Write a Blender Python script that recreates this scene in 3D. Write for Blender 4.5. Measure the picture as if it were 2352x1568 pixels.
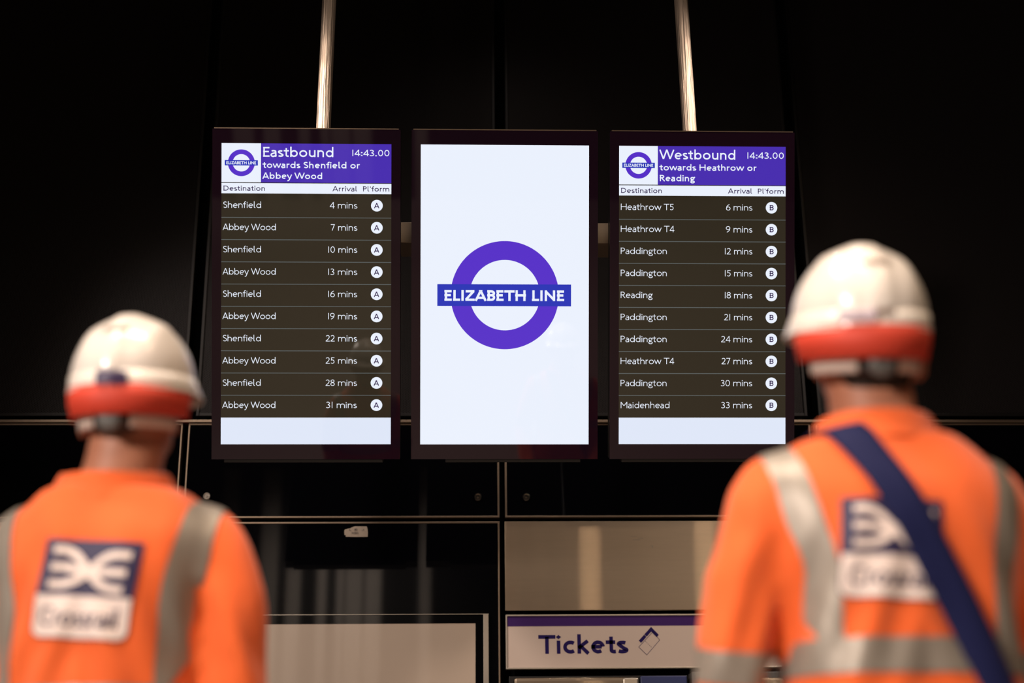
import bpy, bmesh, math, random
from mathutils import Vector, Matrix, noise
from mathutils.bvhtree import BVHTree

for o in list(bpy.data.objects):
    bpy.data.objects.remove(o)
S = bpy.context.scene
C = S.collection
PI = math.pi
R = math.radians
random.seed(7)

# ------------------------------------------------------------------ camera
cam_d = bpy.data.cameras.new('camera')
cam = bpy.data.objects.new('camera', cam_d)
C.objects.link(cam)
S.camera = cam
CAM = Vector((0, 0, .88))
pt, yw, rl = R(18.756), R(2.124), R(-.569)
fwd = Vector((math.sin(yw)*math.cos(pt), math.cos(yw)*math.cos(pt), math.sin(pt)))
rgt = Vector((math.cos(yw), -math.sin(yw), 0))
upv = rgt.cross(fwd)
r2 = rgt*math.cos(rl) + upv*math.sin(rl)
u2 = upv*math.cos(rl) - rgt*math.sin(rl)
M = Matrix((r2, u2, -fwd)).transposed().to_4x4()
M.translation = CAM
cam.matrix_world = M
cam_d.sensor_width = 36
cam_d.lens = 3267*36/2352
cam_d.clip_start = .05
cam_d.dof.use_dof = True
cam_d.dof.focus_distance = 5.95
cam_d.dof.aperture_fstop = 1.5

# ------------------------------------------------------------------ world, exposure, lights
w = bpy.data.worlds.new('world')
S.world = w
w.use_nodes = True
w.node_tree.nodes['Background'].inputs[0].default_value = (.012, .010, .009, 1)
w.node_tree.nodes['Background'].inputs[1].default_value = 1
S.view_settings.view_transform = 'Standard'
S.view_settings.look = 'None'
S.view_settings.exposure = 0
S.view_settings.gamma = 1
S.view_settings.use_curve_mapping = False


def area(name, loc, target, size, power, col, size_y=None, spread=180):
    l = bpy.data.lights.new(name, 'AREA')
    l.energy = power
    l.color = col
    l.size = size
    if size_y:
        l.shape = 'RECTANGLE'
        l.size_y = size_y
    l.spread = R(spread)
    o = bpy.data.objects.new(name, l)
    C.objects.link(o)
    o.location = loc
    o.rotation_euler = (Vector(target)-Vector(loc)).to_track_quat('-Z', 'Y').to_euler()
    return o


def spot(name, loc, target, power, col, angle=60, blend=.6, radius=.08):
    l = bpy.data.lights.new(name, 'SPOT')
    l.energy = power
    l.color = col
    l.spot_size = R(angle)
    l.spot_blend = blend
    l.shadow_soft_size = radius
    o = bpy.data.objects.new(name, l)
    C.objects.link(o)
    o.location = loc
    o.rotation_euler = (Vector(target)-Vector(loc)).to_track_quat('-Z', 'Y').to_euler()
    return o


WARM = (1, .74, .50)
NEUT = (1, .86, .76)
area('light_key_left', (-1.5, 1.0, 6.3), (-.3, 2.4, 1.3), 1.0, 52, NEUT, spread=110)
area('light_hall_left', (-4.7, -3.0, 3.5), (.2, 2.4, 1.4), .9, 58, (1, .86, .76), spread=60)
area('light_overhead', (.3, 1.4, 6.3), (.1, 2.3, 1.0), .8, 34, WARM, spread=100)
area('light_right_warm', (3.4, .2, 6.3), (.4, 2.5, 1.4), .8, 18, WARM, spread=100)
area('light_floor_hall', (0, -3.5, 6.4), (0, -3.5, 0), 4.0, 210, (1, .80, .62), spread=120)
spot('light_mid', (-1.9, 1.9, 6.3), (.38, 2.2, 1.2), 540, (1, .82, .64), 24, .8, .25)
spot('light_wall_wash', (-3.6, 3.0, 6.3), (-.2, 6.9, 1.5), 820, NEUT, 34, .7, .15)
spot('light_wall_wash', (3.8, 3.0, 6.3), (.5, 6.9, 1.5), 760, NEUT, 34, .7, .15)

def point(name, loc, power, col, radius=.1):
    l = bpy.data.lights.new(name, 'POINT')
    l.energy = power
    l.color = col
    l.shadow_soft_size = radius
    o = bpy.data.objects.new(name, l)
    C.objects.link(o)
    o.location = loc


point('downlight', (-3.0, -2.5, 6.3), 30, WARM, .10)
for x, tx_ in ((2.04, .62), (3.88, 1.18)):
    spot('steel_streak_spot', (x, -8.9, 2.45), (tx_, 6.9, 2.10), 170, WARM, 6.5, .6, .18)  # added spots without fittings, aimed to draw bright streaks on the steel fascia
spot('downlight_near_wall', (.30, 4.25, 6.4), (.25, 4.6, 0), 45, NEUT, 120, .8, .06)

# ------------------------------------------------------------------ materials
MATS = {}


def mat(name, col, rough=.5, metal=0., spec=.5, emit=None, estr=1., aniso=None, sheen=0., coat=0., noisy=0., nscale=40., bump=0., bscale=60., nstretch=(1, 1, 1)):
    if name in MATS:
        return MATS[name]
    m = bpy.data.materials.new(name)
    m.use_nodes = True
    nt = m.node_tree
    p = nt.nodes['Principled BSDF']
    p.inputs['Base Color'].default_value = (*col, 1)
    p.inputs['Roughness'].default_value = rough
    p.inputs['Metallic'].default_value = metal
    p.inputs['Specular IOR Level'].default_value = spec
    if emit:
        p.inputs['Emission Color'].default_value = (*emit, 1)
        p.inputs['Emission Strength'].default_value = estr
    if sheen:
        p.inputs['Sheen Weight'].default_value = sheen
    if coat:
        p.inputs['Coat Weight'].default_value = coat
        p.inputs['Coat Roughness'].default_value = .03
    if aniso is not None:
        p.inputs['Anisotropic'].default_value = aniso[0]
        p.inputs['Anisotropic Rotation'].default_value = aniso[1]
        tg = nt.nodes.new('ShaderNodeTangent')
        tg.direction_type = 'RADIAL'
        tg.axis = 'Z'
        nt.links.new(tg.outputs[0], p.inputs['Tangent'])
    if noisy or bump:
        tc = nt.nodes.new('ShaderNodeTexCoord')
        mp = nt.nodes.new('ShaderNodeMapping')
        mp.inputs['Scale'].default_value = nstretch
        nt.links.new(tc.outputs['Object'], mp.inputs[0])
    if noisy:
        n = nt.nodes.new('ShaderNodeTexNoise')
        n.inputs['Scale'].default_value = nscale
        n.inputs['Detail'].default_value = 4
        nt.links.new(mp.outputs[0], n.inputs[0])
        mx = nt.nodes.new('ShaderNodeMix')
        mx.data_type = 'RGBA'
        mx.inputs[6].default_value = (*[c*(1-noisy) for c in col], 1)
        mx.inputs[7].default_value = (*[min(1, c*(1+noisy)) for c in col], 1)
        nt.links.new(n.outputs[0], mx.inputs[0])
        nt.links.new(mx.outputs[2], p.inputs['Base Color'])
    if bump:
        n2 = nt.nodes.new('ShaderNodeTexNoise')
        n2.inputs['Scale'].default_value = bscale
        n2.inputs['Detail'].default_value = 3
        nt.links.new(mp.outputs[0], n2.inputs[0])
        b = nt.nodes.new('ShaderNodeBump')
        b.inputs['Strength'].default_value = bump
        b.inputs['Distance'].default_value = .01
        nt.links.new(n2.outputs[0], b.inputs['Height'])
        nt.links.new(b.outputs[0], p.inputs['Normal'])
    MATS[name] = m
    return m


orange = mat('orange_fabric', (.82, .130, .024), .75, sheen=.25, spec=.25, noisy=.05, nscale=25, bump=.12, bscale=18)
tape = mat('reflective_tape', (.30, .26, .22), .45, metal=.25, noisy=.08, nscale=60)
patch_blue = mat('patch_blue', (.020, .014, .065), .6)
patch_white = mat('patch_white', (.82, .68, .63), .6)
white_shell = mat('white_plastic', (.80, .73, .67), .28, coat=.3)
red_band = mat('red_fabric', (.62, .052, .024), .65)
strap_white = mat('white_strap', (.66, .58, .52), .5)
grey_plastic = mat('grey_plastic', (.10, .095, .09), .5)
dark_plastic = mat('dark_plastic', (.02, .018, .018), .5)
vent_mat = mat('vent_shadow', (.30, .22, .18), .6)  # brown stands for the shade inside the vent slot
skin = mat('skin', (.42, .17, .10), .5, noisy=.08, nscale=30)
hair = mat('dark_hair', (.022, .010, .006), .7, noisy=.4, nscale=200)
lips = mat('lips', (.35, .10, .08), .5)
eye_w = mat('eye_white', (.8, .8, .78), .2)
eye_d = mat('eye_iris', (.03, .02, .015), .1)
navy = mat('navy_webbing', (.008, .011, .060), .75, spec=.2, noisy=.15, nscale=150)
navy_sticker = mat('navy_sticker', (.06, .04, .10), .4)
lilac_sticker = mat('lilac_sticker', (.50, .40, .46), .4)
trouser = mat('navy_trousers', (.012, .014, .03), .8, noisy=.1)
boot = mat('boot_leather', (.02, .014, .01), .5)

black_glass = mat('black_glass', (.0012, .0012, .0018), .035, spec=.5)
bezel_glass = mat('bezel_glass', (.008, .003, .005), .03, spec=.5, emit=(.0024, .0006, .0022), estr=1)  # purple tint put in as a faint glow; the bezel is no light source
casing = mat('black_casing', (.018, .016, .015), .4, metal=.5)
trim_metal = mat('bronze_trim', (.30, .22, .16), .35, metal=.9)
chrome = mat('chrome', (.6, .52, .45), .18, metal=1)
frame_silver = mat('frame_silver', (.50, .44, .37), .35, metal=.8)
steel = mat('brushed_steel', (.45, .355, .26), .52, metal=1, aniso=(.6, 0.25), noisy=.05, nscale=6, bump=.03, bscale=30, nstretch=(1, 1, 14))
pole_steel = mat('pole_steel', (.62, .48, .37), .36, metal=1, aniso=(.8, .0), bump=.9, bscale=50, nstretch=(3, 3, .03))
beam_steel = mat('beam_steel', (.34, .27, .21), .35, metal=1, noisy=.1, nscale=50, nstretch=(1, 1, 12))
board_white = mat('board_beige', (.52, .40, .31), .35, coat=1.0, noisy=.02, nscale=2)
sign_white = mat('sign_white', (.56, .44, .37), .6, spec=.2, noisy=.02, nscale=5)
sign_purple = mat('sign_purple', (.045, .012, .105), .6, spec=.15)
sign_navy = mat('sign_navy', (.012, .004, .075), .6, spec=.15)
gap_black = mat('gap_black', (.003, .003, .003), .9, spec=.1)
masking = mat('masking_tape', (.30, .235, .18), .8, noisy=.15, nscale=60, bump=.3, bscale=40)
ink = mat('ink', (.03, .02, .02), .7)
machine_blue = mat('machine_blue', (.02, .03, .12), .4)
floor_m = mat('floor_terrazzo', (.27, .23, .20), .45, noisy=.12, nscale=18)
concrete = mat('pale_concrete', (.42, .38, .34), .8, noisy=.08, nscale=4)
dark_wall = mat('dark_wall', (.012, .011, .010), .8)

scr_white = mat('screen_white', (0, 0, 0), .03, emit=(.83, .88, .985))
scr_foot = mat('screen_pale_blue', (0, 0, 0), .03, emit=(.74, .80, .94))
scr_purple = mat('screen_purple', (0, 0, 0), .03, emit=(.068, .029, .43))
scr_ring = mat('screen_violet', (0, 0, 0), .03, emit=(.094, .030, .575))
scr_bar = mat('screen_blue', (0, 0, 0), .03, emit=(.022, .036, .46))
scr_dark = mat('screen_dark', (.003, .003, .002), .03, emit=(.027, .0205, .0125))  # glow holds backlight leak and makes up for weak room reflection
scr_line = mat('screen_line', (0, 0, 0), .03, emit=(.11, .125, .125))
scr_ink = mat('screen_ink', (0, 0, 0), .03, emit=(.030, .012, .075))


def two_lobe(m):
    """brushed sheet: a broad satin lobe mixed with a tight one stretched across the brushing"""
    nt = m.node_tree
    p = nt.nodes['Principled BSDF']
    out = nt.nodes['Material Output']
    q = nt.nodes.new('ShaderNodeBsdfAnisotropic')
    q.inputs['Color'].default_value = (.60, .47, .34, 1)
    q.inputs['Roughness'].default_value = .175
    q.inputs['Anisotropy'].default_value = .97
    q.inputs['Rotation'].default_value = 0
    tg = [n for n in nt.nodes if n.bl_idname == 'ShaderNodeTangent'][0]
    nt.links.new(tg.outputs[0], q.inputs['Tangent'])
    mx = nt.nodes.new('ShaderNodeMixShader')
    mx.inputs[0].default_value = .42
    nt.links.new(p.outputs[0], mx.inputs[1])
    nt.links.new(q.outputs[0], mx.inputs[2])
    nt.links.new(mx.outputs[0], out.inputs['Surface'])


two_lobe(steel)


def perforated():
    m = bpy.data.materials.new('perforated_metal')
    m.use_nodes = True
    nt = m.node_tree
    N = nt.nodes
    L = nt.links
    p = N['Principled BSDF']
    p.inputs['Roughness'].default_value = .38
    tc = N.new('ShaderNodeTexCoord')
    sp = N.new('ShaderNodeSeparateXYZ')
    L.new(tc.outputs['Object'], sp.inputs[0])

    def mth(op, a, b=None, c=None):
        n = N.new('ShaderNodeMath')
        n.operation = op
        for i, v in enumerate((a, b, c)):
            if v is None:
                continue
            if isinstance(v, (int, float)):
                n.inputs[i].default_value = v
            else:
                L.new(v, n.inputs[i])
        return n.outputs[0]
    px = .0155
    pz = px*.577

    def lattice(ox, oz):
        fx = mth('MULTIPLY', mth('SUBTRACT', mth('FRACT', mth('ADD', mth('DIVIDE', sp.outputs[0], px), 40+ox)), .5), px)
        fz = mth('MULTIPLY', mth('SUBTRACT', mth('FRACT', mth('ADD', mth('DIVIDE', sp.outputs[2], pz), 40+oz)), .5), pz)
        return mth('SQRT', mth('ADD', mth('MULTIPLY', fx, fx), mth('MULTIPLY', fz, fz)))
    d = mth('MINIMUM', lattice(0, 0), lattice(.5, .5))
    hole = mth('LESS_THAN', d, .0031)
    mx = N.new('ShaderNodeMix')
    mx.data_type = 'RGBA'
    mx.inputs[6].default_value = (.026, .022, .022, 1)
    mx.inputs[7].default_value = (.0008, .0008, .0008, 1)
    L.new(hole, mx.inputs[0])
    L.new(mx.outputs[2], p.inputs['Base Color'])
    inv = mth('SUBTRACT', 1, hole)
    L.new(mth('MULTIPLY', inv, .16), p.inputs['Specular IOR Level'])
    L.new(mth('MULTIPLY', inv, .3), p.inputs['Metallic'])
    return m


perf = perforated()
panel_metal = mat('panel_metal', (.016, .014, .014), .35, metal=.6)

# ------------------------------------------------------------------ builders


def obj(name, bm, m, parent=None, smooth=False, label=None):
    me = bpy.data.meshes.new(name)
    bm.to_mesh(me)
    bm.free()
    return obj_me(name, me, m, parent, smooth, label)


def obj_me(name, me, m, parent=None, smooth=False, label=None):
    me.materials.clear()
    me.materials.append(m)
    o = bpy.data.objects.new(name, me)
    C.objects.link(o)
    if parent:
        o.parent = parent
    if smooth:
        for p in me.polygons:
            p.use_smooth = True
    if label:
        o['label'] = label
    return o


def empty(name, loc, rz=0):
    o = bpy.data.objects.new(name, None)
    C.objects.link(o)
    o.location = loc
    o.rotation_euler = (0, 0, rz)
    o.empty_display_size = .1
    return o


def tag(o, label, cat, group=None):
    o['label'] = label
    o['category'] = cat
    if group:
        o['group'] = group
    return o


def box(bm, x0, x1, y0, y1, z0, z1, bev=0):
    b2 = bmesh.new()
    bmesh.ops.create_cube(b2, size=1)
    for v in b2.verts:
        v.co = Vector(((x0+x1)/2+v.co.x*(x1-x0), (y0+y1)/2+v.co.y*(y1-y0), (z0+z1)/2+v.co.z*(z1-z0)))
    if bev:
        bmesh.ops.bevel(b2, geom=b2.edges[:], offset=bev, segments=2, affect='EDGES', profile=.5)
    merge(bm, b2)


def merge(bm, b2):
    me = bpy.data.meshes.new('t')
    b2.to_mesh(me)
    b2.free()
    bm.from_mesh(me)
    bpy.data.meshes.remove(me)


def bbox(name, dims, m, parent=None, bev=0, label=None):
    bm = bmesh.new()
    box(bm, *dims, bev=bev)
    return obj(name, bm, m, parent, label=label)


def rings_mesh(bm, rings, close_ends=True):
    """rings: list of lists of Vectors, same length"""
    vs = [[bm.verts.new(p) for p in r] for r in rings]
    n = len(vs[0])
    for a, b in zip(vs, vs[1:]):
        for i in range(n):
            j = (i+1) % n
            bm.faces.new((a[i], a[j], b[j], b[i]))
    if close_ends:
        bm.faces.new(vs[0][::-1])
        bm.faces.new(vs[-1])


def sell(a, bf, bb, e, n=40, c=(0, 0, 0)):
    o = []
    for i in range(n):
        t = 2*PI*i/n
        ct, st = math.cos(t), math.sin(t)
        x = a*math.copysign(abs(ct)**(2/e), ct)
        y = (bf if st > 0 else bb)*math.copysign(abs(st)**(2/e), st)
        o.append(Vector((c[0]+x, c[1]+y, c[2])))
    return o


def tube(bm, pts, rad, n=20, flat=1.0):
    pts = [Vector(p) for p in pts]
    rings = []
    up = Vector((0, 1, 0))
    for i, p in enumerate(pts):
        d = (pts[min(i+1, len(pts)-1)]-pts[max(i-1, 0)]).normalized()
        s = d.cross(up)
        if s.length < .1:
            s = d.cross(Vector((1, 0, 0)))
        s.normalize()
        t = s.cross(d).normalized()
        r = rad[i] if isinstance(rad, (list, tuple)) else rad
        rings.append([p+s*math.cos(2*PI*k/n)*r+t*math.sin(2*PI*k/n)*r*flat for k in range(n)])
    rings_mesh(bm, rings)


def spline(pts, n=8):
    """Catmull-Rom through points (tuples of any length)"""
    out = []
    P = [pts[0]]+list(pts)+[pts[-1]]
    for i in range(1, len(P)-2):
        for k in range(n):
            t = k/n
            out.append(tuple(.5*((2*b)+(-a+c)*t+(2*a-5*b+4*c-d)*t*t+(-a+3*b-3*c+d)*t**3)
                             for a, b, c, d in zip(P[i-1], P[i], P[i+1], P[i+2])))
    out.append(tuple(pts[-1]))
    return out


def remesh(bm, voxel, smooth_it=4, fac=.5):
    bmesh.ops.recalc_face_normals(bm, faces=bm.faces[:])
    me = bpy.data.meshes.new('tmp')
    bm.to_mesh(me)
    bm.free()
    o = bpy.data.objects.new('tmp', me)
    C.objects.link(o)
    md = o.modifiers.new('r', 'REMESH')
    md.mode = 'VOXEL'
    md.voxel_size = voxel
    if smooth_it:
        sm = o.modifiers.new('s', 'SMOOTH')
        sm.iterations = smooth_it
        sm.factor = fac
    dg = bpy.context.evaluated_depsgraph_get()
    me2 = bpy.data.meshes.new_from_object(o.evaluated_get(dg))
    bpy.data.objects.remove(o)
    bpy.data.meshes.remove(me)
    return me2


def bvh_of(me):
    return BVHTree.FromPolygons([v.co.copy() for v in me.vertices], [tuple(p.vertices) for p in me.polygons])


def arc_band(bm, prof, phi0, phi1, n=40, xf=None, ends=True):
    """prof: closed polygon of (a, b_front, b_back, z, y) cross-section points; swept over phi (0 = +X, 90 = +Y)."""
    full = abs(phi1-phi0) >= 2*PI-1e-4
    rings = []
    cnt = n if full else n+1
    for i in range(cnt):
        t = phi0+(phi1-phi0)*i/n
        r = []
        for (a, bf, bb, z, y) in prof:
            ct, st = math.cos(t), math.sin(t)
            p = Vector((a*ct, y+(bf if st > 0 else bb)*st, z))
            r.append(bm.verts.new(xf @ p if xf else p))
        rings.append(r)
    k = len(prof)
    rng = range(cnt) if full else range(cnt-1)
    for i in rng:
        a, b = rings[i], rings[(i+1) % cnt]
        for j in range(k):
            bm.faces.new((a[j], a[(j+1) % k], b[(j+1) % k], b[j]))
    if not full:
        bm.faces.new(rings[0][::-1])
        bm.faces.new(rings[-1])


# ------------------------------------------------------------------ lettering (strokes, cap height 1)
def arc(cx, cy, rx, ry, a0, a1, n=14):
    return [(cx+rx*math.cos(R(a0+(a1-a0)*i/n)), cy+ry*math.sin(R(a0+(a1-a0)*i/n))) for i in range(n+1)]


def glyph(c, w):
    h = w/2
    X = .70          # x height
    xr = (X-w)/2     # radius of round lowercase centre line
    xm = X/2
    A = arc
    if c == ' ':
        return .32, []
    if c == 'A':
        return .80, [[(.36, 1-h), (.03, 0)], [(.36, 1-h), (.40, 1-h)], [(.40, 1-h), (.73, 0)], [(.15, .29), (.61, .29)], [(.34, 1), (.34, .93)], [(.42, 1), (.42, .93)]]
    if c == 'B':
        return .64, [[(h+.04, 0), (h+.04, 1)], [(.04, 1-h), (.32, 1-h)]+A(.32, .765-h/2, .19, .235-h/2, 90, -90)+[(.04, .53)],
                     [(.04, .53), (.34, .53)]+A(.34, .265+h/2, .23-h/2, .265-h/2, 90, -90)+[(.04, h)]]
    if c == 'C':
        return .86, [A(.50, .5, .46-h, .5-h, 48, 312, 24)]
    if c == 'D':
        return .86, [[(.04, h), (.30, h)]+A(.33, .5, .48-h, .5-h, -90, 90, 20)+[(.04, 1-h)], [(.04+h, 0), (.04+h, 1)]]
    if c == 'E':
        return .60, [[(.04+h, 0), (.04+h, 1)], [(.04, 1-h), (.54, 1-h)], [(.04, .53), (.49, .53)], [(.04, h), (.55, h)]]
    if c == 'H':
        return .86, [[(.04+h, 0), (.04+h, 1)], [(.80-h, 0), (.80-h, 1)], [(.04, .53), (.8, .53)]]
    if c == 'I':
        return .30, [[(.15, 0), (.15, 1)]]
    if c == 'L':
        return .56, [[(.04+h, 0), (.04+h, 1)], [(.04, h), (.54, h)]]
    if c == 'M':
        return 1.0, [[(.06+h, 0), (.06+h, 1)], [(.94-h, 0), (.94-h, 1)], [(.06+h, 1-h*.8), (.5, .38)], [(.94-h, 1-h*.8), (.5, .38)]]
    if c == 'N':
        return .90, [[(.05+h, 0), (.05+h, 1)], [(.84-h, 0), (.84-h, 1)], [(.05+h, 1-h), (.84-h, h)]]
    if c == 'O':
        return 1.02, [A(.51, .5, .49-h, .5-h, 0, 360, 32)]
    if c == 'P':
        return .64, [[(.04+h, 0), (.04+h, 1)], [(.04, 1-h), (.31, 1-h)]+A(.31, .715, .26-h/2, .285-h, 90, -90)+[(.04, .43+h)]]
    if c == 'R':
        return .68, [[(.04+h, 0), (.04+h, 1)], [(.04, 1-h), (.31, 1-h)]+A(.31, .73, .25-h/2, .27-h, 90, -90)+[(.04, .46+h)], [(.28, .5), (.62, 0)]]
    if c == 'S':
        return .60, [A(.31, .745, .21, .255-h, 38, 205, 14)+A(.31, .27, .235-h/3, .27-h, 62, -150, 18)]
    if c == 'T':
        return .72, [[(.0, 1-h), (.72, 1-h)], [(.36, 0), (.36, 1-h)]]
    if c == 'W':
        return 1.22, [[(.03, 1), (.33, h*.6)], [(.33, h*.6), (.61, 1)], [(.61, 1), (.89, h*.6)], [(.89, h*.6), (1.19, 1)]]
    if c == 'Z':
        return .74, [[(.07, 1-h), (.68, 1-h)], [(.62, 1-h), (.08, h)], [(.05, h), (.70, h)]]
    # lowercase
    if c == 'a':
        return .57, [A(.26, X-.20, .19, .20-h, 140, 30, 10)+[(.51-h, .42), (.51-h, 0)], [(.51-h, .40), (.30, .39)]+A(.25, .195, .21-h/2, .195-h/2, 90, 270, 12)+A(.30, .21, .17, .21-h, -90, 0, 6)]
    if c == 'b':
        return .74, [[(.06+h, 0), (.06+h, 1.04)], A(.38, xm, .31-h, xm-h, 0, 360, 24)]
    if c == 'c':
        return .58, [A(.37, xm, .33-h, xm-h, 52, 308, 20)]
    if c == 'd':
        return .74, [[(.68-h, 0), (.68-h, 1.04)], A(.36, xm, .31-h, xm-h, 0, 360, 24)]
    if c == 'e':
        return .68, [[(.60-h, xm+.01), (.06, xm+.01)], A(.35, xm, .31-h, xm-h, 4, 308, 22)]
    if c == 'f':
        return .40, [[(.13+h, 0), (.13+h, .80)]+A(.13+h+.15, .82, .15, .22-h, 180, 75, 8), [(.0, X-h), (.36, X-h)]]
    if c == 'g':
        return .64, [A(.30, .46, .225-h/2, .24-h, 0, 360, 20), A(.32, -.10, .29-h, .19-h/2, 0, 360, 20), [(.18, .27), (.15, .16), (.24, .075), (.4, .07)], [(.46, .60), (.62, .66)]]
    if c == 'h':
        return .68, [[(.06+h, 0), (.06+h, 1.04)], [(.06+h, .36)]+A(.335, X-.27, .275-h, .27-h, 180, 0, 14)+[(.61-h, 0)]]
    if c == 'i':
        return .26, [[(.13, 0), (.13, X)], 'dot']
    if c == 'k':
        return .60, [[(.06+h, 0), (.06+h, 1.04)], [(.52, X-.02), (.12, .30)], [(.22, .40), (.54, .0)]]
    if c == 'l':
        return .34, [[(.06+h, 1.04), (.06+h, .20)]+A(.06+h+.14, .16, .14, .16-h, 180, 275, 8)]
    if c == 'm':
        return 1.08, [[(.06+h, 0), (.06+h, X)], [(.06+h, .38)]+A(.32, X-.25, .26-h, .25-h, 180, 0, 12)+[(.58-h, 0)], [(.58-h, .38)]+A(.58-h+.26-h/2, X-.25, .26-h/2, .25-h, 180, 0, 12)+[(.58-h+.52-h, 0)]]
    if c == 'n':
        return .68, [[(.06+h, 0), (.06+h, X)], [(.06+h, .36)]+A(.335, X-.27, .275-h, .27-h, 180, 0, 14)+[(.61-h, 0)]]
    if c == 'o':
        return .74, [A(.37, xm, .33-h, xm-h, 0, 360, 26)]
    if c == 'p':
        return .74, [[(.06+h, -.34), (.06+h, X)], A(.38, xm, .31-h, xm-h, 0, 360, 24)]
    if c == 'r':
        return .44, [[(.06+h, 0), (.06+h, X)], [(.06+h, .36)]+A(.06+h+.22, X-.27, .22, .27-h, 180, 78, 9)]
    if c == 's':
        return .50, [A(.26, .505, .165, .175-h, 40, 215, 12)+A(.25, .18, .185, .18-h, 60, -145, 14)]
    if c == 't':
        return .44, [[(.13+h, .90), (.13+h, .18)]+A(.13+h+.14, .17, .14, .17-h, 180, 290, 8), [(.0, X-h), (.40, X-h)]]
    if c == 'u':
        return .68, [[(.07+h, X), (.07+h, .27)]+A(.345, .27, .275-h, .27-h, 180, 360, 14)+[(.62-h, .3)], [(.62-h, 0), (.62-h, X)]]
    if c == 'v':
        return .62, [[(.04, X), (.31, h*.6)], [(.31, h*.6), (.58, X)]]
    if c == 'w':
        return .94, [[(.04, X), (.26, h*.6)], [(.26, h*.6), (.47, X)], [(.47, X), (.68, h*.6)], [(.68, h*.6), (.90, X)]]
    if c == 'y':
        return .62, [[(.04, X), (.32, h)], [(.58, X), (.30, -.12), (.22, -.25), (.08, -.29)]]
    # digits
    if c == '0':
        return .68, [A(.34, .5, .29-h, .5-h, 0, 360, 26)]
    if c == '1':
        return .34, [[(.17, 0), (.17, 1)]]
    if c == '2':
        return .62, [A(.29, .72, .23-h/2, .28-h, 155, -20, 14)+[(.40, .44), (.06, h)], [(.05, h), (.57, h)]]
    if c == '3':
        return .60, [A(.26, .755, .20, .245-h, 140, -90, 14), A(.26, .275, .24, .275-h, 90, -140, 16)]
    if c == '4':
        return .64, [[(.46, 0), (.46, 1)], [(.44, 1-h), (.05, .27)], [(.03, .27), (.62, .27)]]
    if c == '5':
        return .62, [[(.54, 1-h), (.14, 1-h)], [(.14+h*.6, 1), (.13+h*.6, .52)], [(.12, .54)]+A(.28, .32, .25-h/2, .32-h, 105, -140, 18)]
    if c == '6':
        return .64, [A(.33, .31, .27-h/2, .31-h, 0, 360, 22), [(.07+h, .36), (.14, .62), (.28, .82), (.48, 1-h*.5)]]
    if c == '7':
        return .58, [[(.04, 1-h), (.55, 1-h)], [(.50, 1-h), (.20, 0)]]
    if c == '8':
        return .62, [A(.31, .76, .20, .24-h, 0, 360, 20), A(.31, .28, .25-h/3, .28-h, 0, 360, 22)]
    if c == '9':
        return .64, [A(.31, .69, .27-h/2, .31-h, 0, 360, 22), [(.57-h, .64), (.50, .38), (.36, .18), (.16, h*.5)]]
    if c == ':':
        return .30, [('sq', .15, w*.5+.04), ('sq', .15, .55)]
    if c == '.':
        return .30, [('sq', .15, w*.55)]
    if c == "'":
        return .26, [[(.13, 1), (.13, .72)]]
    return .5, []


def ribbon(pts, w):
    """quads (4 pts each) of a polyline with mitred joints"""
    P = [Vector((p[0], p[1])) for p in pts]
    closed = (P[0]-P[-1]).length < 1e-5
    n = len(P)
    L, Rr = [], []
    for i in range(n):
        if closed:
            a = P[i-1] if i > 0 else P[n-2]
            b = P[i+1] if i < n-1 else P[1]
        else:
            a = P[max(i-1, 0)]
            b = P[min(i+1, n-1)]
        d1 = (P[i]-a)
        d2 = (b-P[i])
        if d1.length < 1e-9:
            d1 = d2
        if d2.length < 1e-9:
            d2 = d1
        d1.normalize()
        d2.normalize()
        t = d1+d2
        if t.length < 1e-6:
            t = d1
        t.normalize()
        nn = Vector((-t.y, t.x))
        k = max(.55, nn.dot(Vector((-d1.y, d1.x))))
        L.append(P[i]+nn*(w/2/k))
        Rr.append(P[i]-nn*(w/2/k))
    return [(L[i], Rr[i], Rr[i+1], L[i+1]) for i in range(n-1)]


def text_quads(s, x0, x1, base, cap, w, align_fit=True):
    """quads in 2-D; the string fills x0..x1; cap = cap height; w = stroke / cap"""
    adv = [glyph(c, w) for c in s]
    tot = sum(a for a, _ in adv)-.06
    k = (x1-x0)/(tot*cap) if align_fit else 1.0
    x = x0-.04*cap*k
    out = []
    # the letters keep their own width when the fit is near 1; otherwise both shape and spacing give
    for a, st in adv:
        for q in st:
            if q == 'dot':
                c = (.13, .89)
                r = min(w*.78, .115)
                out.append([(x+(c[0]+dx)*cap*k, base+(c[1]+dz)*cap) for dx, dz in ((-r, 0), (0, -r), (r, 0), (0, r))])
            elif isinstance(q, tuple) and q[0] == 'sq':
                r = w*.62
                out.append([(x+(q[1]+dx)*cap*k, base+(q[2]+dz)*cap) for dx, dz in ((-r, -r), (r, -r), (r, r), (-r, r))])
            else:
                for qd in ribbon([(p[0]*k, p[1]) for p in q], w):
                    out.append([(x+p[0]*cap, base+p[1]*cap) for p in qd])
        x += a*cap*k
    return out


def flat_quads(quads, f):
    """quads in 2-D -> bmesh through f(x, z) -> Vector"""
    bm = bmesh.new()
    for q in quads:
        ar = sum(q[i][0]*q[(i+1) % 4][1]-q[(i+1) % 4][0]*q[i][1] for i in range(4))
        if abs(ar) < 1e-12:
            continue
        if ar < 0:
            q = q[::-1]
        try:
            bm.faces.new([bm.verts.new(f(*p)) for p in q])
        except ValueError:
            pass
    return bm


def rect_q(x0, x1, z0, z1):
    return [[(x0, z0), (x1, z0), (x1, z1), (x0, z1)]]


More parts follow.
